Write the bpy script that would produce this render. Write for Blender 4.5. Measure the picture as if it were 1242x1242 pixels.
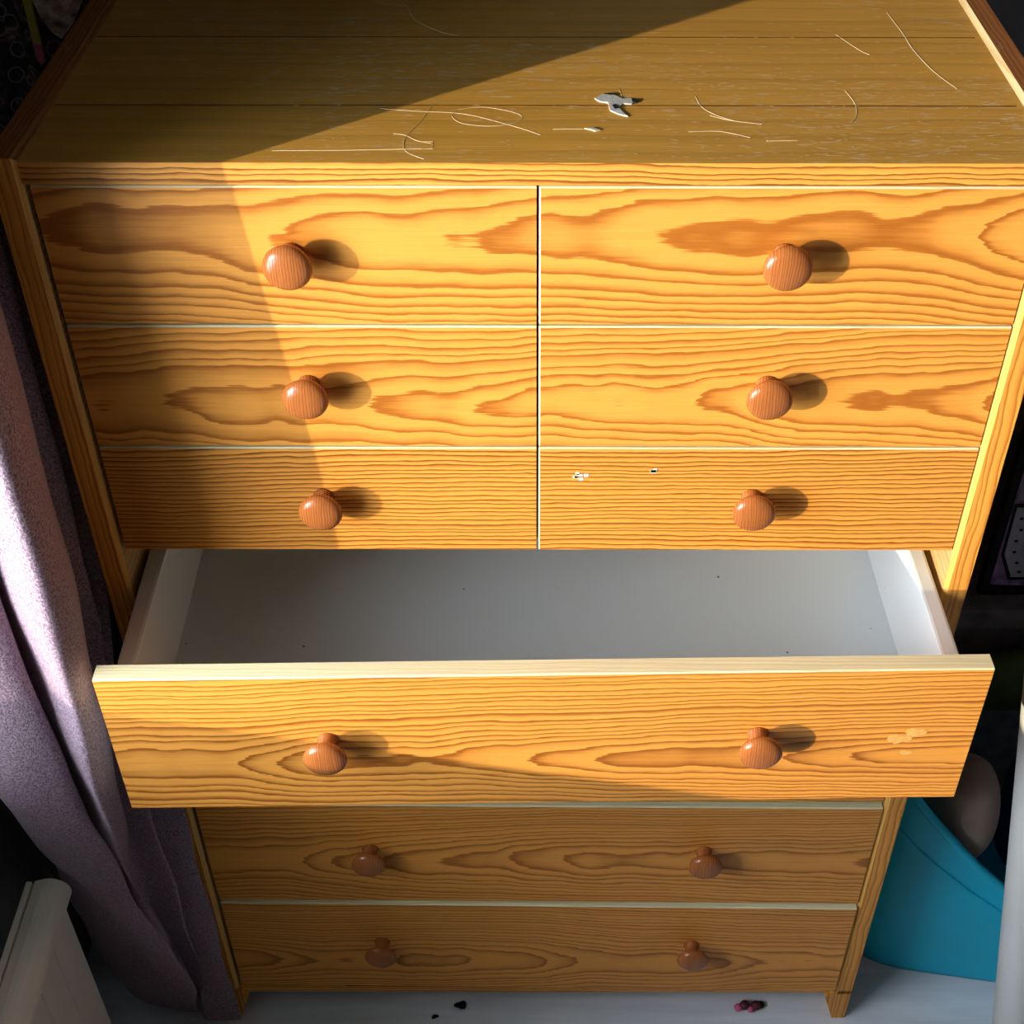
import bpy, bmesh, math, random
from mathutils import Vector, Matrix
for _o in list(bpy.data.objects):
    bpy.data.objects.remove(_o, do_unlink=True)
scene = bpy.context.scene
COL = scene.collection
FZ = 1.277                                   # height of the chest's top front edge above the floor (z = 0)

# ------------------------------------------------------------------ camera
cam_d = bpy.data.cameras.new('camera')
cam = bpy.data.objects.new('camera', cam_d); COL.objects.link(cam)
cam_d.sensor_width = 36.0; cam_d.sensor_fit = 'HORIZONTAL'
cam_d.lens = 1661.68 / 1242 * 36
cam_d.shift_x = -(652.34 - 621) / 1242
cam_d.clip_start = 0.02
_p, _r = 0.7151, 0.0016
_f = Vector((0, math.cos(_p), -math.sin(_p))); _u = Vector((0, math.sin(_p), math.cos(_p))); _x = Vector((1, 0, 0))
_x2 = _x * math.cos(_r) + _u * math.sin(_r); _u2 = -_x * math.sin(_r) + _u * math.cos(_r)
cam.matrix_world = Matrix(((_x2.x, _u2.x, -_f.x, 0.0004), (_x2.y, _u2.y, -_f.y, -0.9717), (_x2.z, _u2.z, -_f.z, 0.4843 + FZ), (0, 0, 0, 1)))
scene.camera = cam

# ------------------------------------------------------------------ sky, sun, exposure
world = bpy.data.worlds.new('sky'); scene.world = world; world.use_nodes = True
bg = world.node_tree.nodes['Background']
bg.inputs['Color'].default_value = (0.80, 0.88, 1.0, 1); bg.inputs['Strength'].default_value = 22.0
SUN = Vector((1.34, 1.0, -0.312)).normalized()
sd = bpy.data.lights.new('sun', 'SUN'); sd.energy = 4.4; sd.angle = math.radians(0.55); sd.color = (1.0, 0.86, 0.62)
sun = bpy.data.objects.new('sun', sd); COL.objects.link(sun)
sun.rotation_euler = SUN.to_track_quat('-Z', 'Y').to_euler(); sun.location = (-3, -3, 3)
WX = -0.64                                   # inner face of the wall with the window
WIN = (-1.3, -0.16, -0.405, 0.43)            # window opening: y0, y1, z0, z1
pd_ = bpy.data.lights.new('window_portal', 'AREA'); pd_.shape = 'RECTANGLE'
pd_.size = WIN[3] - WIN[2]; pd_.size_y = WIN[1] - WIN[0]; pd_.cycles.is_portal = True
po = bpy.data.objects.new('window_portal', pd_); COL.objects.link(po)
po.location = (WX - 0.41, (WIN[0] + WIN[1]) / 2, (WIN[2] + WIN[3]) / 2 + FZ); po.rotation_euler = (0, -math.pi / 2, 0)
vs = scene.view_settings
vs.view_transform = 'Standard'; vs.look = 'None'; vs.gamma = 1.0; vs.use_curve_mapping = False; vs.exposure = 0.0

# ------------------------------------------------------------------ materials
def s2l(r, g, b):
    f = lambda c: (c / 255 / 12.92) if c / 255 <= 0.04045 else ((c / 255 + 0.055) / 1.055) ** 2.4
    return (f(r), f(g), f(b), 1)

class N:                                     # small node-graph helper
    def __init__(s, name):
        s.m = bpy.data.materials.new(name); s.m.use_nodes = True; s.t = s.m.node_tree
        s.b = s.t.nodes['Principled BSDF']; s.out = s.t.nodes['Material Output']
    def n(s, typ, **kw):
        x = s.t.nodes.new(typ)
        for k, v in kw.items(): setattr(x, k, v)
        return x
    def put(s, sock, v):
        if isinstance(v, bpy.types.NodeSocket): s.t.links.new(v, sock)
        elif v is not None: sock.default_value = v
    def math(s, op, a, b=None, c=None):
        x = s.n('ShaderNodeMath', operation=op)
        s.put(x.inputs[0], a)
        if b is not None: s.put(x.inputs[1], b)
        if c is not None: s.put(x.inputs[2], c)
        return x.outputs[0]
    def xyz(s, a, b, c):
        x = s.n('ShaderNodeCombineXYZ')
        for i, v in enumerate((a, b, c)): s.put(x.inputs[i], v)
        return x.outputs[0]
    def noise(s, vec, scale=1.0, detail=2.0, rough=0.5):
        x = s.n('ShaderNodeTexNoise'); s.put(x.inputs['Vector'], vec)
        x.inputs['Scale'].default_value = scale; x.inputs['Detail'].default_value = detail; x.inputs['Roughness'].default_value = rough
        return x.outputs['Fac']
    def ramp(s, fac, stops, interp='LINEAR'):
        x = s.n('ShaderNodeValToRGB'); x.color_ramp.interpolation = interp
        el = x.color_ramp.elements
        while len(el) < len(stops): el.new(0.5)
        for e, (p, c) in zip(el, stops): e.position = p; e.color = c if len(c) == 4 else (*c, 1)
        s.put(x.inputs[0], fac); return x.outputs[0]
    def mix(s, fac, a, b, blend='MIX'):
        x = s.n('ShaderNodeMix', data_type='RGBA', blend_type=blend)
        s.put(x.inputs[0], fac); s.put(x.inputs[6], a); s.put(x.inputs[7], b); return x.outputs[2]
    def bump(s, h, strength=0.1, dist=0.001):
        x = s.n('ShaderNodeBump'); s.put(x.inputs['Height'], h)
        x.inputs['Strength'].default_value = strength; x.inputs['Distance'].default_value = dist
        s.t.links.new(x.outputs[0], s.b.inputs['Normal'])
    def pos(s):
        g = s.n('ShaderNodeNewGeometry'); x = s.n('ShaderNodeSeparateXYZ'); s.t.links.new(g.outputs['Position'], x.inputs[0])
        return g.outputs['Position'], x.outputs
    def fin(s, col, rough=0.5, spec=0.5, coat=0.0):
        s.put(s.b.inputs['Base Color'], col); s.put(s.b.inputs['Roughness'], rough)
        s.b.inputs['Specular IOR Level'].default_value = spec; s.b.inputs['Coat Weight'].default_value = coat
        return s.m

def g3(v): return (v, v, v, 1)

def wood(name, light, dark, along='X', across='Z', centre=0.0, d0=0.045, dvar=0.05, freq=150.0, seed=0.0,
         contrast=0.8, warp=0.012, rough=0.42, spec=0.28, coat=0.0, fibre=0.22, nicks=0.0, third='Y', slope=0.0):
    """Flat-sawn pine: growth rings of a log cut by a plank whose distance from the pith drifts along the board."""
    k = N(name); P, c = k.pos(); ix = {'X': 0, 'Y': 1, 'Z': 2}
    L, A, T = c[ix[along]], c[ix[across]], c[ix[third]]
    w1 = k.math('SUBTRACT', k.noise(k.xyz(k.math('MULTIPLY', L, 2.2), k.math('MULTIPLY', A, 6.0), seed), 1.0, 1.0), 0.5)
    w2 = k.math('SUBTRACT', k.noise(k.xyz(k.math('MULTIPLY', L, 17.0), k.math('MULTIPLY', A, 45.0), seed + 3.1), 1.0, 3.0, 0.6), 0.5)
    a = k.math('SUBTRACT', A, centre)
    a = k.math('MULTIPLY_ADD', w1, warp * 2, a); a = k.math('MULTIPLY_ADD', w2, 0.0065, a)
    dn = k.noise(k.xyz(k.math('MULTIPLY', L, 4.5), k.math('MULTIPLY', A, 3.0), seed + 7.7), 1.0, 3.0)
    d = k.math('MULTIPLY_ADD', k.math('SUBTRACT', dn, 0.5), dvar, d0)
    d = k.math('ADD', d, k.math('MULTIPLY', T, 0.15)); d = k.math('MULTIPLY_ADD', L, slope, d)
    d = k.math('MULTIPLY_ADD', k.math('SUBTRACT', k.noise(k.xyz(k.math('MULTIPLY', L, 16.0), k.math('MULTIPLY', A, 320.0), seed), 1.0, 3.0, 0.6), 0.5), 0.0022, d)
    r = k.math('SQRT', k.math('ADD', k.math('MULTIPLY', a, a), k.math('MULTIPLY', d, d)))
    r = k.math('MULTIPLY', r, freq)
    irr = k.noise(k.xyz(k.math('MULTIPLY', r, 0.55), seed, 0.0), 1.0, 1.0)
    r = k.math('MULTIPLY_ADD', irr, 1.6, r)
    ring = k.math('FRACT', r)
    late = k.ramp(ring, [(0.0, g3(0.0)), (0.38, g3(0.06)), (0.66, g3(0.42)), (0.86, g3(1.0)), (0.955, g3(0.92)), (1.0, g3(0.0))])
    ff = k.noise(k.xyz(k.math('MULTIPLY', L, 9.0), k.math('MULTIPLY', A, 700.0), k.math('MULTIPLY', T, 700.0)), 1.0, 3.0, 0.6)
    blot = k.noise(k.xyz(k.math('MULTIPLY', L, 3.0), k.math('MULTIPLY', A, 9.0), seed + 1.3), 1.0, 2.0)
    lf = k.math('MULTIPLY', late, k.math('MULTIPLY_ADD', ff, 0.5, contrast - 0.25))
    col = k.mix(lf, light, dark)
    tint = k.math('MULTIPLY_ADD', k.math('SUBTRACT', ff, 0.5), fibre * 2, 1.0)
    tint = k.math('MULTIPLY_ADD', k.math('SUBTRACT', blot, 0.5), 0.30, tint)
    x = k.n('ShaderNodeVectorMath', operation='SCALE'); k.put(x.inputs[0], col); k.put(x.inputs['Scale'], tint)
    col = x.outputs[0]
    if nicks:                                # short pale scuffs rubbed through the varnish
        nk = k.noise(k.xyz(k.math('MULTIPLY', L, 55.0), k.math('MULTIPLY', A, 420.0), seed), 1.0, 2.0, 0.6)
        zone = k.noise(k.xyz(k.math('MULTIPLY', L, 5.0), k.math('MULTIPLY', A, 8.0), seed + 2), 1.0, 2.0)
        nf = k.math('MULTIPLY', k.ramp(nk, [(0.57, g3(0)), (0.70, g3(1))]), k.ramp(zone, [(0.42, g3(0)), (0.60, g3(1))]))
        col = k.mix(k.math('MULTIPLY', nf, nicks), col, (0.97, 0.84, 0.58, 1))
    k.bump(k.math('MULTIPLY_ADD', ff, 0.6, late), 0.12, 0.0006)
    return k.fin(col, k.math('MULTIPLY_ADD', ff, 0.16, rough - 0.08), spec, coat)

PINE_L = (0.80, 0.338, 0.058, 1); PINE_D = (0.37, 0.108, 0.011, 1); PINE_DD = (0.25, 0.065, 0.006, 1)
def pine(name, centre, seed, **kw):
    kw.setdefault('contrast', 0.95); kw.setdefault('freq', 205.0); kw.setdefault('d0', 0.065)
    return wood(name, PINE_L, kw.pop('dark', PINE_D), 'X', 'Z', centre + FZ, seed=seed, third='Y', **kw)
M = {}
M['row_upper'] = pine('pine_flame_upper', -0.068, 2.4, d0=0.090, dvar=0.022, slope=-0.034, freq=190)
M['row_middle'] = pine('pine_flame_middle', -0.230, 11.7, d0=0.070, dvar=0.030, slope=-0.045)
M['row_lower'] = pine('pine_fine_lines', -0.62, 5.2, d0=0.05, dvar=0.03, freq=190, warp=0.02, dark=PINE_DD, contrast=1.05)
M['row_open'] = pine('pine_flame_open_drawer', -0.535, 21.3, d0=0.065, dvar=0.030, slope=-0.045, freq=195, dark=(0.31, 0.086, 0.008, 1))
M['row_hidden'] = pine('pine_flame_hidden', -0.72, 31.0, dvar=0.03)
M['row_dark'] = pine('pine_flame_lower_wide', -0.915, 41.0, dvar=0.030, slope=-0.045)
M['row_bottom'] = pine('pine_flame_bottom', -1.135, 52.0, dvar=0.030, slope=0.04)
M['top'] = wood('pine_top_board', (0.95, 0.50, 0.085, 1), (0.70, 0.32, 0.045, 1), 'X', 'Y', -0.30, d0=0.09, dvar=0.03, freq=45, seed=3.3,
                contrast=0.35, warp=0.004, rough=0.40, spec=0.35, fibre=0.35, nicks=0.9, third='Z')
M['rail'] = wood('pine_top_rail', (0.80, 0.35, 0.060, 1), (0.26, 0.070, 0.008, 1), 'X', 'Z', FZ - 0.30, d0=0.05, freq=200, contrast=1.0, seed=8.8, warp=0.006)
M['stile'] = wood('pine_side_panel', (0.80, 0.345, 0.056, 1), (0.36, 0.105, 0.010, 1), 'Z', 'X', 0.30, d0=0.05, freq=170, seed=14.0, warp=0.004)
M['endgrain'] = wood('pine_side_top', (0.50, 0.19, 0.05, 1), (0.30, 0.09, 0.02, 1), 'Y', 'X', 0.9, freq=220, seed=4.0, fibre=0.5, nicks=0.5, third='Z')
M['bare'] = wood('bare_pine_edge', (0.78, 0.70, 0.44, 1), (0.58, 0.46, 0.22, 1), 'X', 'Y', 0.8, freq=260, seed=6.0, contrast=0.5, rough=0.6, spec=0.25, third='Z')
M['chamfer'] = wood('worn_pine_chamfer', (0.80, 0.43, 0.10, 1), (0.60, 0.26, 0.045, 1), 'Z', 'X', 0.8, freq=260, seed=6.6, contrast=0.5, rough=0.5)
M['worn'] = wood('worn_pale_joint', (0.80, 0.64, 0.36, 1), (0.50, 0.30, 0.11, 1), 'Y', 'X', 0.8, freq=160, seed=9.6, contrast=0.5, rough=0.6, third='Z')
M['knob'] = wood('turned_pine_knob', (0.40, 0.130, 0.034, 1), (0.17, 0.045, 0.012, 1), 'Z', 'X', 0.9, d0=0.06, freq=420, seed=17.0,
                 contrast=0.6, warp=0.01, rough=0.22, spec=0.42, coat=0.0)
M['inside'] = wood('chest_inside_pine', (0.62, 0.40, 0.16, 1), (0.45, 0.24, 0.07, 1), 'Y', 'Z', 0.2, freq=120, seed=23.0, rough=0.6, third='X')

def speckle_white(name, base, rough, spots=(0.05, 0.045, 0.04, 1), amount=1.0):
    k = N(name); P, c = k.pos()
    v = k.n('ShaderNodeTexVoronoi'); v.inputs['Scale'].default_value = 34.0; k.put(v.inputs['Vector'], P)
    sp = k.ramp(v.outputs['Distance'], [(0.0, g3(1)), (0.035, g3(1)), (0.055, g3(0))])
    pick = k.ramp(k.noise(P, 12.0, 1.0), [(0.47, g3(0)), (0.52, g3(1))])
    cl = k.noise(P, 6.0, 3.0)
    col = k.mix(k.math('MULTIPLY_ADD', cl, 0.2, -0.05), base, (0.60, 0.64, 0.66, 1))
    col = k.mix(k.math('MULTIPLY', k.math('MULTIPLY', sp, pick), amount), col, spots)
    return k.fin(col, rough, 0.4)
M['drawer_base'] = speckle_white('drawer_base_laminate', (0.76, 0.83, 0.86, 1), 0.5)
M['drawer_side'] = speckle_white('drawer_side_laminate', (0.86, 0.87, 0.86, 1), 0.45, amount=0.25)

def plain(name, col, rough=0.6, spec=0.4, vary=0.12, scale=8.0, bump=0.0, bscale=300.0):
    k = N(name); P, c = k.pos()
    n = k.noise(P, scale, 4.0)
    d = tuple(x * (1 - vary * 2) for x in col[:3]) + (1,)
    l = tuple(min(1, x * (1 + vary)) for x in col[:3]) + (1,)
    if bump: k.bump(k.noise(P, bscale, 3.0), bump, 0.001)
    return k.fin(k.ramp(n, [(0.3, d), (0.7, l)]), rough, spec)
M['wall_slate'] = plain('wall_slate_paint', (0.17, 0.175, 0.19, 1), 0.8, 0.2, 0.1)
M['wall_room'] = plain('wall_room_paint', (0.24, 0.235, 0.22, 1), 0.8, 0.2, 0.05)
M['wall_grey'] = plain('wall_grey_paint', (0.20, 0.21, 0.185, 1), 0.8, 0.2, 0.06)
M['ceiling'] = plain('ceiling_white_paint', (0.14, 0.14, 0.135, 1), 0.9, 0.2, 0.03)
M['frame_white'] = plain('window_frame_white', (0.75, 0.75, 0.73, 1), 0.4, 0.5, 0.04)
M['radiator'] = plain('radiator_cream_enamel', (0.82, 0.74, 0.63, 1), 0.35, 0.5, 0.05)
M['brass'] = plain('dull_dark_metal', (0.10, 0.08, 0.06, 1), 0.45, 0.5, 0.1); M['brass'].node_tree.nodes['Principled BSDF'].inputs['Metallic'].default_value = 0.8
M['tub'] = plain('turquoise_plastic', (0.004, 0.46, 0.66, 1), 0.5, 0.4, 0.05)
M['plush'] = plain('brown_plush', (0.40, 0.29, 0.23, 1), 0.75, 0.3, 0.15, 20.0, 0.3)
M['navy'] = plain('navy_cloth', (0.02, 0.055, 0.15, 1), 0.9, 0.2, 0.15, 15.0, 0.3)
M['moss'] = plain('moss_cloth', (0.07, 0.09, 0.028, 1), 0.9, 0.2, 0.2, 15.0, 0.3)
M['tube'] = plain('pale_grey_tube', (0.80, 0.81, 0.77, 1), 0.5, 0.4, 0.04)
M['charcoal'] = plain('charcoal_fabric', (0.17, 0.15, 0.15, 1), 0.85, 0.2, 0.2, 30.0, 0.3)
M['print_dark'] = plain('print_black', (0.010, 0.009, 0.011, 1), 0.8, 0.2)
M['print_grey'] = plain('print_grey', (0.42, 0.39, 0.44, 1), 0.8, 0.2, 0.15, 40)
M['print_purple'] = plain('print_purple', (0.32, 0.19, 0.36, 1), 0.8, 0.2, 0.5, 25)
M['grey_cloth'] = plain('grey_cloth', (0.26, 0.25, 0.28, 1), 0.9, 0.2, 0.15, 40)
M['white_paper'] = plain('white_sticker_paper', (0.88, 0.92, 0.95, 1), 0.6, 0.3, 0.12, 300)
M['black_bit'] = plain('black_residue', (0.03, 0.03, 0.035, 1), 0.7, 0.3)
M['pale_paint'] = plain('pale_paint_mark', (0.85, 0.80, 0.66, 1), 0.7, 0.3, 0.1, 200)
M['scratch'] = plain('scratched_bare_wood', (0.95, 0.82, 0.52, 1), 0.6, 0.3, 0.06, 100)
M['pink'] = plain('pink_plastic', (0.60, 0.10, 0.22, 1), 0.5, 0.4, 0.2, 200)
M['maroon'] = plain('maroon_plastic', (0.10, 0.012, 0.022, 1), 0.5, 0.4, 0.2, 200)
M['smear'] = plain('pale_varnish_smear', (0.86, 0.44, 0.12, 1), 0.3, 0.4, 0.1, 200)
M['glue'] = plain('dark_glue_line', (0.30, 0.12, 0.02, 1), 0.5, 0.3, 0.3, 60)
M['crumb'] = plain('dark_crumb', (0.012, 0.009, 0.008, 1), 0.9, 0.2)
M['olive'] = plain('olive_print', (0.40, 0.40, 0.07, 1), 0.8, 0.2)
M['rose'] = plain('rose_print', (0.50, 0.15, 0.22, 1), 0.8, 0.2)
M['cream_print'] = plain('cream_print', (0.60, 0.60, 0.50, 1), 0.8, 0.2, 0.4, 90)

def floor_mat():
    k = N('pale_grey_laminate'); P, c = k.pos()
    f = k.noise(k.xyz(k.math('MULTIPLY', c[0], 10.0), k.math('MULTIPLY', c[1], 160.0), 0.0), 1.0, 4.0, 0.6)
    w = k.noise(k.xyz(k.math('MULTIPLY', c[0], 4.0), k.math('MULTIPLY', c[1], 30.0), 5.0), 1.0, 3.0)
    col = k.mix(f, (0.68, 0.70, 0.75, 1), (0.88, 0.90, 0.93, 1))
    col = k.mix(k.ramp(w, [(0.35, g3(0.35)), (0.6, g3(0))]), col, (0.45, 0.46, 0.50, 1))
    return k.fin(col, 0.45, 0.4)
M['floor'] = floor_mat()

def curtain_mat():
    k = N('lilac_velvet_curtain'); P, c = k.pos()
    n = k.noise(P, 480.0, 2.0, 0.7); n2 = k.noise(P, 9.0, 3.0)
    col = k.ramp(n, [(0.38, (0.17, 0.105, 0.14, 1)), (0.62, (0.50, 0.38, 0.45, 1))])
    col = k.mix(k.math('MULTIPLY', n2, 0.3), col, (0.32, 0.20, 0.25, 1))
    k.bump(n, 0.6, 0.002)
    k.fin(col, 0.95, 0.05)
    k.b.inputs['Sheen Weight'].default_value = 0.25; k.b.inputs['Sheen Tint'].default_value = (0.9, 0.8, 0.9, 1)
    tr = k.n('ShaderNodeBsdfTranslucent'); tr.inputs['Color'].default_value = (0.40, 0.20, 0.17, 1)
    mx = k.n('ShaderNodeMixShader'); mx.inputs[0].default_value = 0.10
    k.t.links.new(k.b.outputs[0], mx.inputs[1]); k.t.links.new(tr.outputs[0], mx.inputs[2]); k.t.links.new(mx.outputs[0], k.out.inputs[0])
    return k.m
M['curtain'] = curtain_mat()

def hanging_mat():
    k = N('dark_printed_cloth'); P, c = k.pos()
    n = k.noise(P, 45.0, 4.0, 0.7); v = k.n('ShaderNodeTexVoronoi'); v.inputs['Scale'].default_value = 38.0; k.put(v.inputs['Vector'], P)
    col = k.ramp(n, [(0.40, (0.02, 0.022, 0.024, 1)), (0.55, (0.06, 0.06, 0.056, 1)), (0.62, (0.20, 0.10, 0.12, 1)), (0.70, (0.30, 0.30, 0.25, 1))])
    col = k.mix(k.ramp(v.outputs['Distance'], [(0.28, g3(0)), (0.32, g3(0.6)), (0.38, g3(0))]), col, (0.35, 0.35, 0.30, 1))
    return k.fin(col, 0.85, 0.2)
M['hanging'] = hanging_mat()

# ------------------------------------------------------------------ mesh helpers
ORIGIN = {}                                  # world origin of each object
def tag(o, label=None, cat=None, group=None, kind=None):
    if label: o['label'] = label
    if cat: o['category'] = cat
    if group: o['group'] = group
    if kind: o['kind'] = kind
    return o
def empty(name, x, y, z):
    o = bpy.data.objects.new(name, None); COL.objects.link(o); o.empty_display_size = 0.05
    o.location = (x, y, z + FZ); ORIGIN[o.name] = Vector((x, y, z + FZ)); return o
def finish(name, bm, mats, parent=None, smooth=False, xf=None):
    """bm is given in chest coordinates (top front edge z = 0); the object's origin goes to its base centre."""
    if xf: bmesh.ops.transform(bm, matrix=xf, verts=bm.verts)
    vs_ = [v.co for v in bm.verts]
    lo = Vector([min(v[i] for v in vs_) for i in range(3)]); hi = Vector([max(v[i] for v in vs_) for i in range(3)])
    o3 = Vector(((lo.x + hi.x) / 2, (lo.y + hi.y) / 2, lo.z))
    bmesh.ops.translate(bm, verts=bm.verts, vec=-o3)
    me = bpy.data.meshes.new(name); bm.to_mesh(me); bm.free()
    for m in (mats if isinstance(mats, (list, tuple)) else [mats]): me.materials.append(m)
    if smooth:
        for p in me.polygons: p.use_smooth = True
    ob = bpy.data.objects.new(name, me); COL.objects.link(ob)
    w = o3 + Vector((0, 0, FZ)); ORIGIN[ob.name] = w
    if parent is not None:
        ob.parent = parent; ob.location = w - ORIGIN[parent.name]
    else: ob.location = w
    return ob
def bm_box(x0, x1, y0, y1, z0, z1, bev=0.0, bm=None, mi=0):
    new = bm is None
    bm = bm or bmesh.new()
    r = bmesh.ops.create_cube(bm, size=1.0)
    for v in r['verts']:
        v.co = Vector(((x0 + x1) / 2 + v.co.x * (x1 - x0), (y0 + y1) / 2 + v.co.y * (y1 - y0), (z0 + z1) / 2 + v.co.z * (z1 - z0)))
    es = list({e for v in r['verts'] for e in v.link_edges})
    if bev: bmesh.ops.bevel(bm, geom=es, offset=bev, segments=2, profile=0.6, affect='EDGES')
    return bm
def bm_poly(pts, d, axis=1):
    """extrude polygon pts (2D) along +axis from a to b: d=(a,b)"""
    bm = bmesh.new(); a, b = d
    def P(p, t): return (p[0], t, p[1]) if axis == 1 else ((t, p[0], p[1]) if axis == 0 else (p[0], p[1], t))
    A = [bm.verts.new(P(p, a)) for p in pts]; B = [bm.verts.new(P(p, b)) for p in pts]
    bm.faces.new(A); bm.faces.new(B[::-1]); n = len(pts)
    for i in range(n): bm.faces.new((A[i], B[i], B[(i + 1) % n], A[(i + 1) % n]))
    bmesh.ops.recalc_face_normals(bm, faces=bm.faces); return bm
def bm_lathe(prof, segs=28):
    """profile of (radius, distance along -y)"""
    bm = bmesh.new(); rings = []
    for r, t in prof:
        if r < 1e-6: rings.append([bm.verts.new((0, -t, 0))]); continue
        rings.append([bm.verts.new((r * math.cos(2 * math.pi * i / segs), -t, r * math.sin(2 * math.pi * i / segs))) for i in range(segs)])
    for a, b in zip(rings, rings[1:]):
        for i in range(segs):
            j = (i + 1) % segs
            if len(a) == 1 and len(b) > 1: bm.faces.new((a[0], b[i], b[j]))
            elif len(b) == 1: bm.faces.new((a[i], a[j], b[0]))
            else: bm.faces.new((a[i], a[j], b[j], b[i]))
    bmesh.ops.recalc_face_normals(bm, faces=bm.faces); return bm
def bm_tube(p0, p1, r, segs=24, r1=None):
    p0, p1 = Vector(p0), Vector(p1); d = (p1 - p0)
    bm = bmesh.new(); r1 = r if r1 is None else r1
    bmesh.ops.create_cone(bm, cap_ends=True, cap_tris=False, segments=segs, radius1=r, radius2=r1, depth=d.length)
    q = d.to_track_quat('Z', 'Y').to_matrix().to_4x4()
    bmesh.ops.transform(bm, matrix=Matrix.Translation((p0 + p1) / 2) @ q, verts=bm.verts); return bm
def yawm(x, y, ang): return Matrix.Translation((x, y, 0)) @ Matrix.Rotation(ang, 4, 'Z') @ Matrix.Translation((-x, -y, 0))

# ------------------------------------------------------------------ the room
X1, Y0, Y1, ZF, ZC = 2.3, -3.2, 0.52, -FZ, 1.15
st = lambda n, bm, m, parent=None: (tag(finish(n, bm, m, parent), kind='structure') if parent is None else finish(n, bm, m, parent))
st('floor', bm_box(WX - 0.2, X1 + 0.1, Y0 - 0.1, Y1 + 0.1, ZF - 0.1, ZF), M['floor'])
st('ceiling', bm_box(WX - 0.2, X1 + 0.1, Y0 - 0.1, Y1 + 0.1, ZC, ZC + 0.1), M['ceiling'])
st('wall_back', bm_box(WX, X1, Y1, Y1 + 0.1, ZF, ZC), M['wall_slate'])
st('wall_right', bm_box(X1, X1 + 0.1, Y0, Y1 + 0.1, ZF, ZC), M['wall_room'])
st('wall_front', bm_box(WX, X1, Y0 - 0.1, Y0, ZF, ZC), M['wall_room'])
bm = bmesh.new(); wy0, wy1, wz0, wz1 = WIN; TH = 0.40
bm_box(WX - TH, WX, Y0 - 0.1, Y1 + 0.1, ZF, wz0 - 0.02, bm=bm); bm_box(WX - TH, WX, Y0 - 0.1, Y1 + 0.1, wz1, ZC, bm=bm)
bm_box(WX - TH, WX, Y0 - 0.1, wy0, wz0 - 0.02, wz1, bm=bm); bm_box(WX - TH, WX, wy1, Y1 + 0.1, wz0 - 0.02, wz1, bm=bm)
st('wall_left', bm, M['wall_grey'])
w1 = st('window_1', bm_box(WX - TH, WX + 0.005, wy0, wy1, wz0 - 0.02, wz0, 0.002), M['frame_white'])
for nm, b in (('window_jamb', (WX - TH, WX - TH + 0.05, wy0, wy0 + 0.05, wz0, wz1)), ('window_jamb', (WX - TH, WX - TH + 0.05, wy1 - 0.05, wy1, wz0, wz1)),
              ('window_head', (WX - TH, WX - TH + 0.05, wy0 + 0.05, wy1 - 0.05, wz1 - 0.05, wz1))):
    finish(nm, bm_box(*b, 0.003), M['frame_white'], w1)

st('sky_blocker_1', bm_box(-1.22, WX - TH, wy0 - 0.4, wy1 + 0.4, 0.43, 0.50), M['frame_white'])  # unseen eave added outside the window to keep steep sky light off lower left

# ------------------------------------------------------------------ chest of drawers
L, R, G = -0.400, 0.400, 0.0229
ZR, Z1, Z2, Z3, HB = -0.0227, -0.1516, -0.2816, -0.4083, 0.1993
DEPTH = 0.50
chest = empty('chest_of_drawers', 0, 0.25, ZF)
tag(chest, 'tall orange pine chest of drawers with round wooden knobs and one wide drawer pulled out', 'chest of drawers')
tops = []
for ya, yb in ((-0.002, 0.1000), (0.1000, 0.2430), (0.2430, 0.3860), (0.3860, DEPTH)):
    t_ = finish('top_board', bm_box(L, R, ya, yb, ZR + 0.001, -0.003), [M['top'], M['rail']], chest)
    for p in t_.data.polygons: p.material_index = 1 if (p.normal.y < -0.5 and ya < 0) else 0
    tops.append(t_)
    if ya > 0: finish('glue_line', bm_box(L + 0.001, R - 0.006, ya - 0.0009, ya + 0.0009, -0.004, -0.00285), M['glue'], t_)
top = tops[0]
for s in (-1, 1):
    xi, xo = s * 0.400, s * (0.400 + G)
    bm = bm_box(min(xi, xo), max(xi, xo), -0.004, DEPTH, -1.215, 0.001)
    ed = []
    for e in bm.edges:
        a, b = e.verts[0].co, e.verts[1].co
        if abs(a.x - xi) < 1e-5 and abs(b.x - xi) < 1e-5 and ((a.y < 0 and b.y < 0) or (a.z > 0 and b.z > 0)): ed.append(e)
    bmesh.ops.bevel(bm, geom=ed, offset=0.0042, segments=1, affect='EDGES')
    bm.normal_update()
    for f in bm.faces:
        n = f.normal
        if abs(n.x) > 0.2 and n.y < -0.2: f.material_index = 2
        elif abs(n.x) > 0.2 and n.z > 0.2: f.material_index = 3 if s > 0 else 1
        elif n.z > 0.9: f.material_index = 1
        elif n.x * s < -0.9: f.material_index = 4
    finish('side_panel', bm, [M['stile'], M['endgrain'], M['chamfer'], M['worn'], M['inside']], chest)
    for y0, y1 in ((-0.004, 0.030), (DEPTH - 0.034, DEPTH)):
        pts = [(s * 0.3995, -1.2075), (s * 0.389, -1.2215), (s * 0.4055, ZF), (s * (0.400 + G), ZF), (s * (0.400 + G), -1.2075)]
        finish('leg', bm_poly(pts, (y0, y1)), M['stile'], chest)
finish('back_panel', bm_box(L, R, DEPTH - 0.008, DEPTH, -1.215, ZR), M['inside'], chest)
finish('bottom_rail', bm_box(L, R, 0.002, 0.020, -1.2215, -1.2075, 0.001), M['rail'], chest)
finish('bottom_panel', bm_box(L, R, 0.020, DEPTH - 0.008, -1.2175, -1.2095), M['inside'], chest)
finish('centre_divider', bm_box(-0.007, 0.007, 0.020, DEPTH - 0.008, Z3 - 0.004, ZR), M['inside'], chest)
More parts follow.
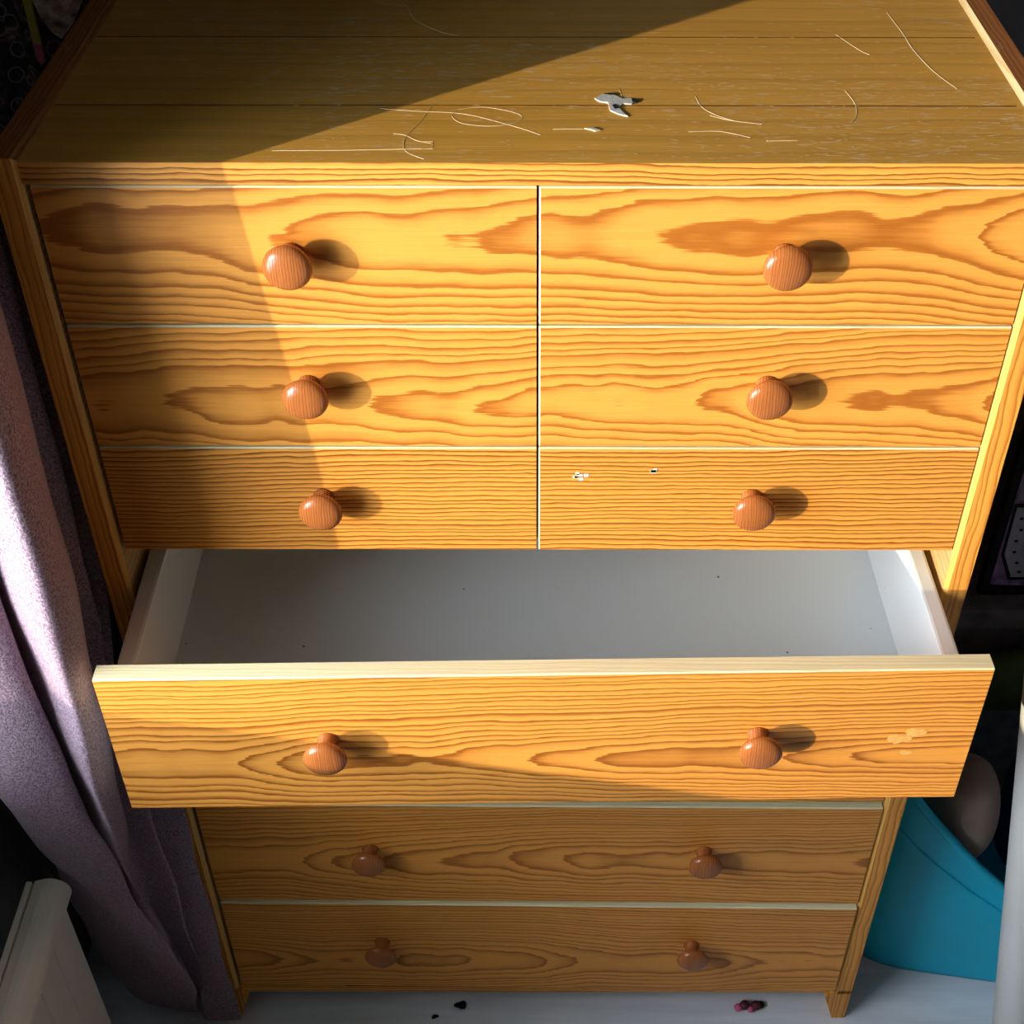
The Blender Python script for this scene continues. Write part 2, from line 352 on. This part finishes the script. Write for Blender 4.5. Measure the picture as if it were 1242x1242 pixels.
for z in (Z1, Z2, Z3, Z3 - HB, Z3 - 2 * HB, Z3 - 3 * HB):
    for s in (-1, 1):
        finish('drawer_runner', bm_box(min(s * 0.400, s * 0.390), max(s * 0.400, s * 0.390), 0.022, DEPTH - 0.01, z - 0.010 if z != Z3 else z - 0.004, z + 0.003), M['inside'], chest)
    if z == Z3: finish('shelf_divider', bm_box(L + 0.001, R - 0.001, 0.022, DEPTH - 0.01, z - 0.002, z + 0.003), M['inside'], chest)

KNOB = [(0.0, 0.0), (0.0098, 0.0), (0.0100, 0.0012), (0.0088, 0.003), (0.0083, 0.008), (0.0084, 0.0140), (0.0110, 0.0158), (0.0155, 0.0170), (0.0187, 0.0190), (0.0199, 0.0214), (0.0201, 0.0230),
        (0.0195, 0.0250), (0.0176, 0.0272), (0.0143, 0.0290), (0.0098, 0.0302), (0.0048, 0.0308), (0.0, 0.0310)]
knob_mesh = None
def knob(parent, x, y, z, ang=0.0):
    global knob_mesh
    if knob_mesh is None:
        b = bm_lathe(KNOB, 32); knob_mesh = bpy.data.meshes.new('knob'); b.to_mesh(knob_mesh); b.free()
        for p in knob_mesh.polygons: p.use_smooth = True
        knob_mesh.materials.append(M['knob'])
    o = bpy.data.objects.new('knob', knob_mesh); COL.objects.link(o); o.parent = parent
    w = Vector((x, y, z + FZ)); ORIGIN[o.name] = w; o.location = w - ORIGIN[parent.name]; o.rotation_euler = (0, random.Random(x + z).uniform(-3, 3), ang)
    return o
def drawer(x0, x1, z0, z1, mat, y=0.0, ang=0.0, label=None, knobs=()):
    bm = bm_box(x0, x1, 0.0, 0.018, z0, z1)
    for test in [lambda v: v.z > z1 - 1e-5] + ([lambda v: v.x < x0 + 1e-5] if x0 > -0.1 else []):
        ed = [e for e in bm.edges if all(v.co.y < 1e-5 and test(v.co) for v in e.verts)]
        bmesh.ops.bevel(bm, geom=ed, offset=0.0013, segments=1, affect='EDGES')
    bm.normal_update()
    for f in bm.faces: f.material_index = 0 if f.normal.y < -0.9 else 1
    xf = Matrix.Translation((0, y, 0)) @ Matrix.Rotation(ang, 4, 'Z')
    d = finish('drawer', bm, [mat, M['bare']], chest, xf=xf)
    if label: d['label'] = label
    for kx, kz in knobs:
        w = xf @ Vector((kx, 0, kz)); knob(d, w.x, w.y, w.z, ang)
    return d, xf
g = 0.0010
for i, (za, zb, m) in enumerate(((ZR, Z1, 'row_upper'), (Z1, Z2, 'row_middle'), (Z2, Z3, 'row_lower'))):
    zc = (za + zb) / 2 + 0.0038
    drawer(L + 0.0042, -g, zb + g, za - g - 0.0005, M[m], knobs=[(-0.199, zc)])
    dr, _ = drawer(g, R - 0.0014, zb + g, za - g - 0.0005, M[m], knobs=[(0.199, zc)])
    if i == 2:
        for cx, cz, n_ in ((0.0365, -0.3165, 9), (0.1065, -0.3115, 6)):
            rr = random.Random(cx); fb = bmesh.new()
            for _ in range(n_):
                x = cx + rr.gauss(0, 0.003); z = cz + rr.gauss(0, 0.0025); w = rr.uniform(0.0009, 0.0022)
                bm_box(x - w, x + w, -0.0005, 0.0003, z - w * 0.8, z + w * 0.8, bm=fb)
            finish('paint_fleck', fb, M['pale_paint'], dr)
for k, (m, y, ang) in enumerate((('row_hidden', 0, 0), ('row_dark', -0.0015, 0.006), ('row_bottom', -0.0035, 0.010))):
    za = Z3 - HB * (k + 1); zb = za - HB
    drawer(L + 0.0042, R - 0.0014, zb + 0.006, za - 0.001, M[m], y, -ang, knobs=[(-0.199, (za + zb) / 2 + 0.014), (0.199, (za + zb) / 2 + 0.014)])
# the wide drawer that stands open
YD, AD, ZD, HD, SH = -0.1523, 0.0191, -0.4177, 0.1830, 0.0075
od, oxf = drawer(L + 0.001 + SH, R - 0.001 + SH, ZD - HD, ZD, M['row_open'], YD, AD, 'wide pine drawer pulled open, pale laminate inside',
                 knobs=[(-0.2005 + SH, -0.5025), (0.1965 + SH, -0.5025)])
ob_ = lambda n, b, m: finish(n, b, m, od, xf=oxf)
bx = 0.3935
for s in (-1, 1):
    a, b = s * (bx - 0.0175) + 0.0035, s * bx + 0.0035
    ob_('drawer_side', bm_box(min(a, b), max(a, b), 0.018, 0.44, -0.585, -0.457, 0.003), M['drawer_side'])
ob_('drawer_base', bm_box(-bx + 0.0175 + 0.0035, bx - 0.0175 + 0.0035, 0.018, 0.424, -0.570, -0.565), M['drawer_base'])
ob_('drawer_back', bm_box(-bx + 0.0175 + 0.0035, bx - 0.0175 + 0.0035, 0.424, 0.44, -0.585, -0.462, 0.001), M['drawer_side'])

for cx, cz, w, h in ((0.338, -0.512, 0.012, 0.006), (0.352, -0.503, 0.010, 0.006), (0.348, -0.532, 0.006, 0.003)):
    ob_('varnish_smear', bm_poly([(cx + w * math.cos(i * 0.6283), cz + h * math.sin(i * 0.6283) * (1 + 0.3 * math.sin(i * 2.1))) for i in range(10)], (-0.0004, 0.0005)), M['smear'])

# wear on the top board
rnd = random.Random(4)
def ribbon(name, pts, w, mat, parent, z=-0.0029, th=0.00012, smooth_n=4):
    """thin raised stroke along a polyline of (x, y) on the top board"""
    P = [Vector((p[0], p[1])) for p in pts]
    if len(P) > 2 and smooth_n > 1:
        Q = []
        for i in range(len(P) - 1):
            p0, p1, p2, p3 = P[max(i - 1, 0)], P[i], P[i + 1], P[min(i + 2, len(P) - 1)]
            for t in range(smooth_n):
                u = t / smooth_n
                Q.append(0.5 * ((2 * p1) + (p2 - p0) * u + (2 * p0 - 5 * p1 + 4 * p2 - p3) * u * u + (3 * p1 - p0 - 3 * p2 + p3) * u ** 3))
        P = Q + [P[-1]]
    bm = bmesh.new(); rows = []
    for i, p in enumerate(P):
        t = (P[min(i + 1, len(P) - 1)] - P[max(i - 1, 0)]).normalized(); n = Vector((-t.y, t.x))
        ww = w / 2 * (0.35 + 0.65 * math.sin(math.pi * (i + 0.6) / (len(P) + 0.2)))
        rows.append([bm.verts.new((q.x, q.y, zz)) for q, zz in ((p + n * ww, z - 0.0006), (p + n * ww * 0.6, z + th), (p - n * ww * 0.6, z + th), (p - n * ww, z - 0.0006))])
    for a, b in zip(rows, rows[1:]):
        for i in range(3): bm.faces.new((a[i], a[i + 1], b[i + 1], b[i]))
    bm.faces.new(rows[0]); bm.faces.new(rows[-1][::-1])
    bmesh.ops.recalc_face_normals(bm, faces=bm.faces)
    return finish(name, bm, mat, parent)
SCR = [
    ([(-0.207, 0.018), (-0.15, 0.019), (-0.082, 0.022), (-0.083, 0.034), (-0.090, 0.034)], 0.0012, 1),
    ([(-0.115, 0.048), (-0.105, 0.045), (-0.096, 0.036), (-0.084, 0.031)], 0.0010, 3),
    ([(-0.086, 0.103), (-0.095, 0.070), (-0.105, 0.040), (-0.103, 0.018), (-0.088, 0.004)], 0.0010, 5),
    ([(-0.13, 0.094), (-0.10, 0.089), (-0.06, 0.084), (-0.02, 0.062), (0.002, 0.046)], 0.0009, 4),
    ([(-0.066, 0.092), (-0.045, 0.097), (-0.018, 0.086), (-0.014, 0.073), (-0.034, 0.062), (-0.060, 0.066), (-0.070, 0.080), (-0.066, 0.092)], 0.0009, 5),
    ([(0.012, 0.056), (0.022, 0.057), (0.036, 0.0565)], 0.0016, 3),
    ([(0.326, 0.303), (0.331, 0.255), (0.333, 0.217), (0.341, 0.170), (0.353, 0.134)], 0.0020, 4),
    ([(0.131, 0.118), (0.136, 0.095), (0.150, 0.078), (0.164, 0.070)], 0.0013, 4),
    ([(0.14, 0.082), (0.155, 0.073), (0.18, 0.066)], 0.0010, 3),
    ([(0.12, 0.052), (0.145, 0.053), (0.168, 0.042)], 0.0011, 3),
    ([(0.258, 0.130), (0.262, 0.105), (0.259, 0.082), (0.252, 0.066)], 0.0012, 4),
    ([(0.18, 0.036), (0.205, 0.037)], 0.0010, 1),
    ([(-0.17, 0.36), (-0.15, 0.325), (-0.125, 0.318), (-0.115, 0.285), (-0.09, 0.256), (-0.072, 0.246)], 0.0012, 4),
    ([(0.385, 0.118), (0.379, 0.108), (0.369, 0.102)], 0.0011, 4),
    ([(0.068, 0.132), (0.070, 0.118), (0.067, 0.108)], 0.0008, 3),
    ([(0.27, 0.25), (0.285, 0.215), (0.292, 0.205)], 0.0007, 3),
]
for pts, w, sn in SCR: ribbon('scratch', pts, w * 0.6, M['scratch'], top, smooth_n=max(sn, 1))
nb = bmesh.new()                              # the many tiny nicks and dust flecks nobody could count
for _ in range(620):
    x = min(0.385, rnd.choice((rnd.uniform(-0.2, 0.38), rnd.gauss(0.22, 0.11)))); y = abs(rnd.gauss(0.11, 0.10)); ln = rnd.uniform(0.002, 0.012) * (1 if rnd.random() < 0.85 else 2)
    if y > 0.33 or y < 0.004: continue
    a = rnd.gauss(0, 0.12); w = rnd.uniform(0.0003, 0.0008); dx, dy = math.cos(a) * ln / 2, math.sin(a) * ln / 2
    q = [nb.verts.new((x + i * dx - j * math.sin(a) * w, y + i * dy + j * math.cos(a) * w, -0.0027)) for i, j in ((-1, 0), (0, -1), (1, 0), (0, 1))]
    nb.faces.new(q)
tag(finish('scuff_marks', nb, M['scratch'], top), kind='stuff')
fleck = bmesh.new()
for x, y, r in ((-.33, .22, .0022), (-.27, .225, .002), (-.30, .29, .0018), (-.245, .30, .002), (-.35, .33, .0025), (-.22, .26, .0012), (-.38, .20, .0012), (-.31, .12, .001), (-.06, .21, .002), (-.055, .235, .0016), (.02, .20, .0015), (-.14, .23, .0012)):
    fleck.faces.new([fleck.verts.new((x + r * math.cos(i * 1.2566), y + r * math.sin(i * 1.2566), -0.0027)) for i in range(5)])
tag(finish('dust_flecks', fleck, M['pale_paint'], tops[1]), kind='stuff')
# torn sticker left on the top, and its smear
def flake(name, pts, mat, parent, th=0.0008, z=-0.0033):
    return finish(name, bm_poly(pts, (z, z + th + 0.0004), axis=2), mat, parent)
st_ = flake('sticker_residue', [(0.047, 0.113), (0.054, 0.121), (0.064, 0.119), (0.070, 0.112), (0.076, 0.113), (0.081, 0.110), (0.077, 0.102), (0.070, 0.103), (0.066, 0.096),
            (0.069, 0.087), (0.073, 0.079), (0.066, 0.083), (0.059, 0.090), (0.058, 0.105), (0.051, 0.107)], M['white_paper'], top)
flake('sticker_scrap', [(0.055, 0.1215), (0.060, 0.1225), (0.066, 0.120), (0.060, 0.119)], M['black_bit'], st_, 0.0012)
flake('sticker_scrap', [(0.0775, 0.111), (0.083, 0.110), (0.081, 0.104), (0.078, 0.105)], M['black_bit'], st_, 0.0012)
flake('sticker_scrap', [(0.061, 0.099), (0.064, 0.101), (0.067, 0.094), (0.063, 0.092)], M['black_bit'], st_, 0.0012)
flake('paint_smear', [(0.037, 0.057), (0.044, 0.058), (0.050, 0.054), (0.046, 0.052), (0.042, 0.055)], M['pale_paint'], top)

# ------------------------------------------------------------------ curtain
LEV = [  # z, then control points of the pleated sheet seen from above
    (1.02, [(-.60, .05), (-.58, -.06), (-.53, -.11), (-.470, -.100), (-.485, -.075), (-.452, -.100), (-.425, -.112), (-.420, -.07), (-.437, -.01), (-.465, .00), (-.440, .03), (-.465, .05), (-.438, .07), (-.48, .12)]),
    (0.08, [(-.60, .05), (-.58, -.08), (-.52, -.13), (-.462, -.118), (-.482, -.085), (-.446, -.116), (-.416, -.129), (-.408, -.085), (-.436, -.012), (-.465, .00), (-.440, .03), (-.465, .05), (-.435, .06), (-.48, .12)]),
    (-.35, [(-.60, .02), (-.57, -.10), (-.510, -.162), (-.457, -.148), (-.478, -.112), (-.440, -.146), (-.409, -.163), (-.401, -.125), (-.433, -.045), (-.462, -.02), (-.438, .005), (-.462, .03), (-.433, .04), (-.48, .10)]),
    (-.50, [(-.60, .04), (-.565, -.09), (-.510, -.164), (-.452, -.150), (-.474, -.113), (-.440, -.142), (-.417, -.156), (-.411, -.118), (-.441, -.055), (-.466, -.03), (-.438, -.012), (-.460, .01), (-.434, .02), (-.47, .06)]),
    (-.56, [(-.60, .045), (-.56, -.085), (-.510, -.165), (-.450, -.150), (-.471, -.114), (-.440, -.140), (-.421, -.153), (-.416, -.114), (-.446, -.058), (-.468, -.036), (-.438, -.032), (-.456, -.02), (-.432, -.022), (-.45, -.014)]),
    (-.64, [(-.60, .05), (-.555, -.07), (-.512, -.150), (-.448, -.142), (-.470, -.108), (-.443, -.132), (-.427, -.142), (-.424, -.106), (-.451, -.060), (-.470, -.04), (-.434, -.042), (-.452, -.02), (-.405, -.020), (-.44, -.013)]),
    (-.85, [(-.60, .08), (-.575, -.01), (-.530, -.075), (-.453, -.100), (-.470, -.072), (-.462, -.080), (-.456, -.082), (-.457, -.074), (-.464, -.06), (-.468, -.04), (-.426, -.045), (-.448, -.02), (-.402, -.018), (-.44, -.013)]),
    (-1.10, [(-.60, .10), (-.585, .02), (-.540, -.03), (-.439, -.055), (-.456, -.036), (-.454, -.035), (-.451, -.034), (-.452, -.030), (-.460, -.025), (-.463, -.018), (-.432, -.030), (-.445, -.018), (-.402, -.018), (-.44, -.013)]),
    (-1.262, [(-.60, .12), (-.585, .05), (-.545, .01), (-.466, -.004), (-.474, .010), (-.473, .013), (-.472, .016), (-.471, .019), (-.472, .022), (-.468, .015), (-.450, -.004), (-.448, -.015), (-.404, -.016), (-.44, -.013)]),
]
def catmull(p0, p1, p2, p3, u):
    return tuple(0.5 * (2 * b + (c - a) * u + (2 * a - 5 * b + 4 * c - d) * u * u + (3 * b - a - 3 * c + d) * u ** 3) for a, b, c, d in zip(p0, p1, p2, p3))
def sample_levels(z):
    n = len(LEV)
    for i in range(n - 1):
        if LEV[i][0] >= z >= LEV[i + 1][0]:
            u = (LEV[i][0] - z) / (LEV[i][0] - LEV[i + 1][0]); u = u * u * (3 - 2 * u) * 0.5 + u * 0.5
            return [tuple(a + (b - a) * u for a, b in zip(p, q)) for p, q in zip(LEV[i][1], LEV[i + 1][1])]
    return LEV[-1][1]
bm = bmesh.new(); rows = []; NZ, NU = 90, 7
for iz in range(NZ + 1):
    z = 1.02 + (-1.262 - 1.02) * iz / NZ; cp = sample_levels(z); row = []
    for i in range(len(cp) - 1):
        for t in range(NU):
            x, y = catmull(cp[max(i - 1, 0)], cp[i], cp[i + 1], cp[min(i + 2, len(cp) - 1)], t / NU)
            wv = 0.0016 * math.sin(z * 31 + i * 1.7 + t * 0.3) * max(0.0, min(1.0, (0.1 - z)))
            row.append(bm.verts.new((min(x + wv, -0.4275 if y + wv > -0.0075 else 0), y + wv, z)))
    row.append(bm.verts.new((*cp[-1], z))); rows.append(row)
for a, b in zip(rows, rows[1:]):
    for i in range(len(a) - 1): bm.faces.new((a[i], b[i], b[i + 1], a[i + 1]))
cur = tag(finish('curtain', bm, M['curtain'], smooth=True), 'dusty lilac velvety curtain hanging in folds beside the chest', 'curtain')
pole = tag(finish('curtain_pole', bm_tube((-.52, -2.4, 1.045), (-.52, 0.42, 1.045), 0.014), M['frame_white'], smooth=False), 'white curtain pole above the window', 'curtain pole')

# ------------------------------------------------------------------ radiator below the window
rad = empty('radiator', -0.58, -0.75, ZF)
tag(rad, 'cream enamelled panel radiator with a rounded top, under the window beside the curtain', 'radiator')
RY0, RY1 = -1.5, -0.108
finish('panel', bm_box(-0.548, -0.524, RY0, RY1, -1.19, -0.828, 0.004), M['radiator'], rad)
prof = []
for i in range(13):
    a = math.radians(-70 + i * 190 / 12); prof.append((-0.531 + 0.020 * math.cos(a), -0.815 + 0.020 * math.sin(a)))
prof += [(-0.5475, -0.800), (-0.5475, -0.835)]
finish('top_cap', bm_poly(prof, (RY0, RY1)), M['radiator'], rad)
finish('back_rail', bm_box(-0.556, -0.549, RY0, RY1 - 0.002, -0.86, -0.797, 0.002), M['radiator'], rad)
for i in range(28):
    y = RY1 - 0.03 - i * 0.05
    finish('flute', bm_box(-0.525, -0.5222, y - 0.026, y, -1.18, -0.845, 0.0012), M['radiator'], rad)
finish('valve', bm_tube((-0.540, RY1 + 0.001, -0.835), (-0.540, RY1 + 0.022, -0.835), 0.009), M['brass'], rad)
finish('valve', bm_tube((-0.540, RY1 + 0.016, -0.838), (-0.540, RY1 + 0.016, -0.800), 0.006, r1=0.004), M['brass'], rad)
for y in (-0.3, -1.3):
    finish('bracket', bm_box(-0.639, -0.549, y - 0.015, y + 0.015, -1.1, -0.9), M['radiator'], rad)
    finish('pipe', bm_tube((-0.536, y, ZF), (-0.536, y, -1.18), 0.008), M['frame_white'], rad)

# ------------------------------------------------------------------ right-hand side: tub, toys, tube, storage box, print
def tub_ring(cx, cy, ax, ay, n=64, e=3.2):
    o = []
    for i in range(n):
        t = 2 * math.pi * i / n; c, s = math.cos(t), math.sin(t)
        o.append((cx + ax * abs(c) ** (2 / e) * (1 if c > 0 else -1), cy + ay * abs(s) ** (2 / e) * (1 if s > 0 else -1)))
    return o
tub = empty('storage_tub', 0.67, 0.19, ZF)
tag(tub, 'turquoise soft plastic storage tub with a sloping rim, on the floor right of the chest', 'tub')
TCX, TCY = 0.668, 0.168
def rim_z(x, y): return -0.895 - (x - 0.475) * 1.13 if x < 0.66 else -1.104 + (x - 0.66) * 0.3
def tub_pt(p, f, inset=0.0):
    x0, y0 = p; zt = rim_z(x0, y0) - max(0.0, y0 - TCY) * 0.9
    k = 1.02 - 0.02 * f
    dx, dy = (x0 - TCX) * k * (1 - inset), (y0 - TCY) * k * (1 - inset)
    x = TCX + dx + dy * 0.15; y = TCY + dy - dx * 0.15; z = ZF + 0.002 + (zt - ZF - 0.002) * f
    return x, y, z
ring = tub_ring(TCX, TCY, 0.203, 0.118, 96, 6.0)
bm = bmesh.new(); FR = [0, 0.03, 0.15, 0.3, 0.45, 0.6, 0.75, 0.88, 0.96, 1.0]; rws = []
for f in FR: rws.append([bm.verts.new(tub_pt(p, f)) for p in ring])
for f in (1.0, 0.5, 0.05): rws.append([bm.verts.new(tub_pt(p, f, 0.04)) for p in ring])
for a, b in zip(rws, rws[1:]):
    for i in range(len(a)): j = (i + 1) % len(a); bm.faces.new((a[i], a[j], b[j], b[i]))
bm.faces.new(rws[0][::-1]); bm.faces.new(rws[-1])
bmesh.ops.recalc_face_normals(bm, faces=bm.faces)
finish('tub_body', bm, M['tub'], tub, smooth=True)
def tube_loop(name, pts, r, mat, parent, segs=8):
    bm = bmesh.new(); n = len(pts); rr = []
    for i in range(n):
        p = Vector(pts[i]); t = (Vector(pts[(i + 1) % n]) - Vector(pts[i - 1])).normalized()
        u = t.cross(Vector((0, 0, 1))).normalized(); v = t.cross(u)
        rr.append([bm.verts.new(p + u * r * math.cos(2 * math.pi * k / segs) + v * r * math.sin(2 * math.pi * k / segs)) for k in range(segs)])
    for i in range(n):
        a, b = rr[i], rr[(i + 1) % n]
        for k in range(segs): bm.faces.new((a[k], a[(k + 1) % segs], b[(k + 1) % segs], b[k]))
    bmesh.ops.recalc_face_normals(bm, faces=bm.faces)
    return finish(name, bm, mat, parent, smooth=True)
tube_loop('rim', [tub_pt(p, 1.0, 0.012) for p in ring], 0.006, M['tub'], tub)
tube_loop('moulded_ridge', [tub_pt(p, 0.80, -0.002) for p in ring], 0.0025, M['tub'], tub)

def blob(name, loc, rad_, mat, label=None, cat=None, parent=None, seed=0, amp=0.06, sub=4):
    bm = bmesh.new(); bmesh.ops.create_icosphere(bm, subdivisions=sub, radius=1.0); r = random.Random(seed)
    ph = [r.uniform(0, 6) for _ in range(6)]
    for v in bm.verts:
        c = v.co.copy(); k = 1 + amp * (math.sin(c.x * 2.5 + ph[0]) * math.sin(c.y * 3 + ph[1]) + 0.5 * math.sin(c.z * 4 + ph[2]))
        v.co = Vector((c.x * rad_[0] * k + loc[0], c.y * rad_[1] * k + loc[1], c.z * rad_[2] * k + loc[2]))
    o = finish(name, bm, mat, parent, smooth=True)
    if label: tag(o, label, cat)
    return o
toy = blob('plush_toy', (0.560, 0.145, -1.0), (0.050, 0.060, 0.095), M['plush'], 'rounded brown soft toy sticking out of the turquoise tub', 'toy', seed=3)
nav = blob('navy_cloth', (0.700, 0.190, -1.08), (0.058, 0.070, 0.13), M['navy'], 'crumpled navy cloth stuffed in the turquoise tub', 'cloth', seed=8, amp=0.18)
mos = blob('moss_green_cloth', (0.70, 0.335, -0.96), (0.16, 0.026, 0.055), M['moss'], 'dark moss green cloth behind the turquoise tub', 'cloth', seed=12, amp=0.15)

lean = empty('leaning_tube', 0.65, -0.135, ZF)
tag(lean, 'pale grey round tube leaning at the right edge of the photo', 'tube')
A_, B_ = Vector((0.573, -0.1, -1.117)), Vector((0.529, 0.0, -0.666)); dv = (B_ - A_); off = Vector((0.037, 0.012, 0.0))
pb = A_ + dv * ((ZF + 0.006 - A_.z) / dv.z) + off; pt = A_ + dv * ((0.02 - A_.z) / dv.z) + off
finish('tube_wall', bm_tube(pb, pt, 0.036, 40), M['tube'], lean, smooth=True)
finish('end_cap', bm_tube(pt - dv * 0.01, pt + dv * 0.02, 0.038, 40), M['frame_white'], lean)

box = empty('storage_box', 0.8, 0.45, ZF)
tag(box, 'dark charcoal fabric storage box standing against the slate wall', 'storage box')
finish('box_body', bm_box(0.50, 1.25, 0.375, 0.505, ZF, -0.90, 0.006), M['charcoal'], box)
finish('lid', bm_box(0.495, 1.255, 0.370, 0.508, -0.90, -0.860, 0.006), M['charcoal'], box)

pn = empty('picture', 0.80, 0.42, -0.86)
tag(pn, 'dark printed picture panel with a dotted grey hexagon, standing on the charcoal box', 'picture')
PX, PY = 0.617, 0.400
finish('backing', bm_box(PX, 1.05, PY, PY + 0.016, -0.860, -0.40, 0.002), M['print_dark'], pn)
finish('print_ground', bm_poly([(PX + 0.011, -0.838), (1.04, -0.90 + 0.05), (1.04, -0.42), (PX + 0.011, -0.42)], (PY - 0.0012, PY + 0.001)), M['print_purple'], pn)
finish('hexagon_outline', bm_poly([(PX + 0.014, -0.782), (PX + 0.033, -0.828), (0.78, -0.828), (0.82, -0.76), (0.78, -0.690), (PX + 0.012, -0.690)], (PY - 0.0020, PY)), M['print_dark'], pn)
finish('hexagon', bm_poly([(PX + 0.018, -0.780), (PX + 0.036, -0.822), (0.775, -0.822), (0.812, -0.76), (0.775, -0.696), (PX + 0.016, -0.696)], (PY - 0.0028, PY - 0.001)), M['print_grey'], pn)
dots = [(.026, -.715), (.040, -.706), (.030, -.735), (.045, -.728), (.028, -.755), (.041, -.750), (.056, -.742), (.030, -.775), (.046, -.772), (.060, -.765), (.038, -.795), (.053, -.800), (.066, -.790), (.045, -.812), (.062, -.815), (.058, -.712), (.070, -.730)]
for dx, dz in dots:
    finish('dot', bm_poly([(PX + dx + 0.0028 * math.cos(i * math.pi / 4), dz + 0.0022 * math.sin(i * math.pi / 4)) for i in range(8)], (PY - 0.0034, PY - 0.002)), M['print_dark'], pn)
finish('print_band', bm_poly([(PX + 0.013, -0.684), (1.03, -0.684), (1.03, -0.56), (PX + 0.013, -0.56)], (PY - 0.0020, PY)), M['grey_cloth'], pn)

pen = empty('wall_pennant', 0.64, 0.515, -0.66)
tag(pen, 'small grey pointed cloth hanging on the slate wall above the printed panel', 'cloth')
bm = bmesh.new(); gp = [(0.600, -0.44), (0.72, -0.44), (0.72, -0.60), (0.652, -0.655), (0.618, -0.560)]
finish('pennant_cloth', bm_poly(gp, (0.505, 0.512)), M['grey_cloth'], pen)
finish('hem', bm_box(0.598, 0.722, 0.503, 0.513, -0.448, -0.436, 0.002), M['charcoal'], pen)

# ------------------------------------------------------------------ dark printed cloth in the corner left of the chest
hang = empty('printed_wall_hanging', -0.53, 0.49, -0.36)
tag(hang, 'dark printed cloth hanging in the corner behind the left of the chest', 'cloth')
bm = bmesh.new(); rws = []
for iz in range(16):
    z = 0.25 - iz * 0.045; rws.append([bm.verts.new((-0.635 + iu * 0.0085, 0.490 + 0.010 * math.sin(iu * 0.9 + iz * 0.12), z)) for iu in range(25)])
for a, b in zip(rws, rws[1:]):
    for i in range(len(a) - 1): bm.faces.new((a[i], b[i], b[i + 1], a[i + 1]))
hc = finish('cloth_sheet', bm, M['hanging'], hang, smooth=True); md = hc.modifiers.new('thickness', 'SOLIDIFY'); md.thickness = 0.003
finish('stem_motif', bm_box(-0.5435, -0.5345, 0.470, 0.4745, -0.103, -0.050, 0.001), M['olive'], hang)
finish('bud_motif', bm_poly([(-0.5435, -0.103), (-0.5345, -0.103), (-0.5350, -0.122), (-0.5400, -0.126), (-0.5430, -0.120)], (0.470, 0.4745)), M['rose'], hang)
finish('bloom_motif', bm_poly([(-0.533, -0.055), (-0.480, -0.055), (-0.495, -0.080), (-0.511, -0.097), (-0.520, -0.090), (-0.528, -0.075)], (0.470, 0.4745)), M['cream_print'], hang)
finish('bloom_motif', bm_poly([(-0.517, -0.116), (-0.510, -0.110), (-0.506, -0.120), (-0.511, -0.126)], (0.470, 0.4745)), M['cream_print'], hang)

# ------------------------------------------------------------------ small things on the floor and in the drawer
clip = empty('hair_clip', 0.296, -0.004, ZF)
tag(clip, 'tiny pink and maroon hair clip on the floor under the front of the chest', 'hair clip')
for i, (dx, dy, r, m) in enumerate(((-.014, -.004, .006, 'pink'), (-.005, -.001, .007, 'maroon'), (.003, -.006, .005, 'pink'), (.011, -.001, .007, 'maroon'), (.018, .001, .005, 'crumb'))):
    blob('bead', (0.292 + dx, 0.012 + dy, ZF + r * 0.9), (r, r, r * 0.9), M[m], parent=clip, seed=i, sub=2)
for i, (x, y, s) in enumerate(((-0.105, 0.012, .0055), (-0.14, -0.004, .003))):
    blob('crumb', (x, y, ZF + s * 0.5), (s * 1.5, s, s * 0.6), M['crumb'], ('larger' if i == 0 else 'smaller') + ' dark crumb on the pale floor in front of the chest', 'crumb', seed=i + 30, amp=0.3, sub=2)
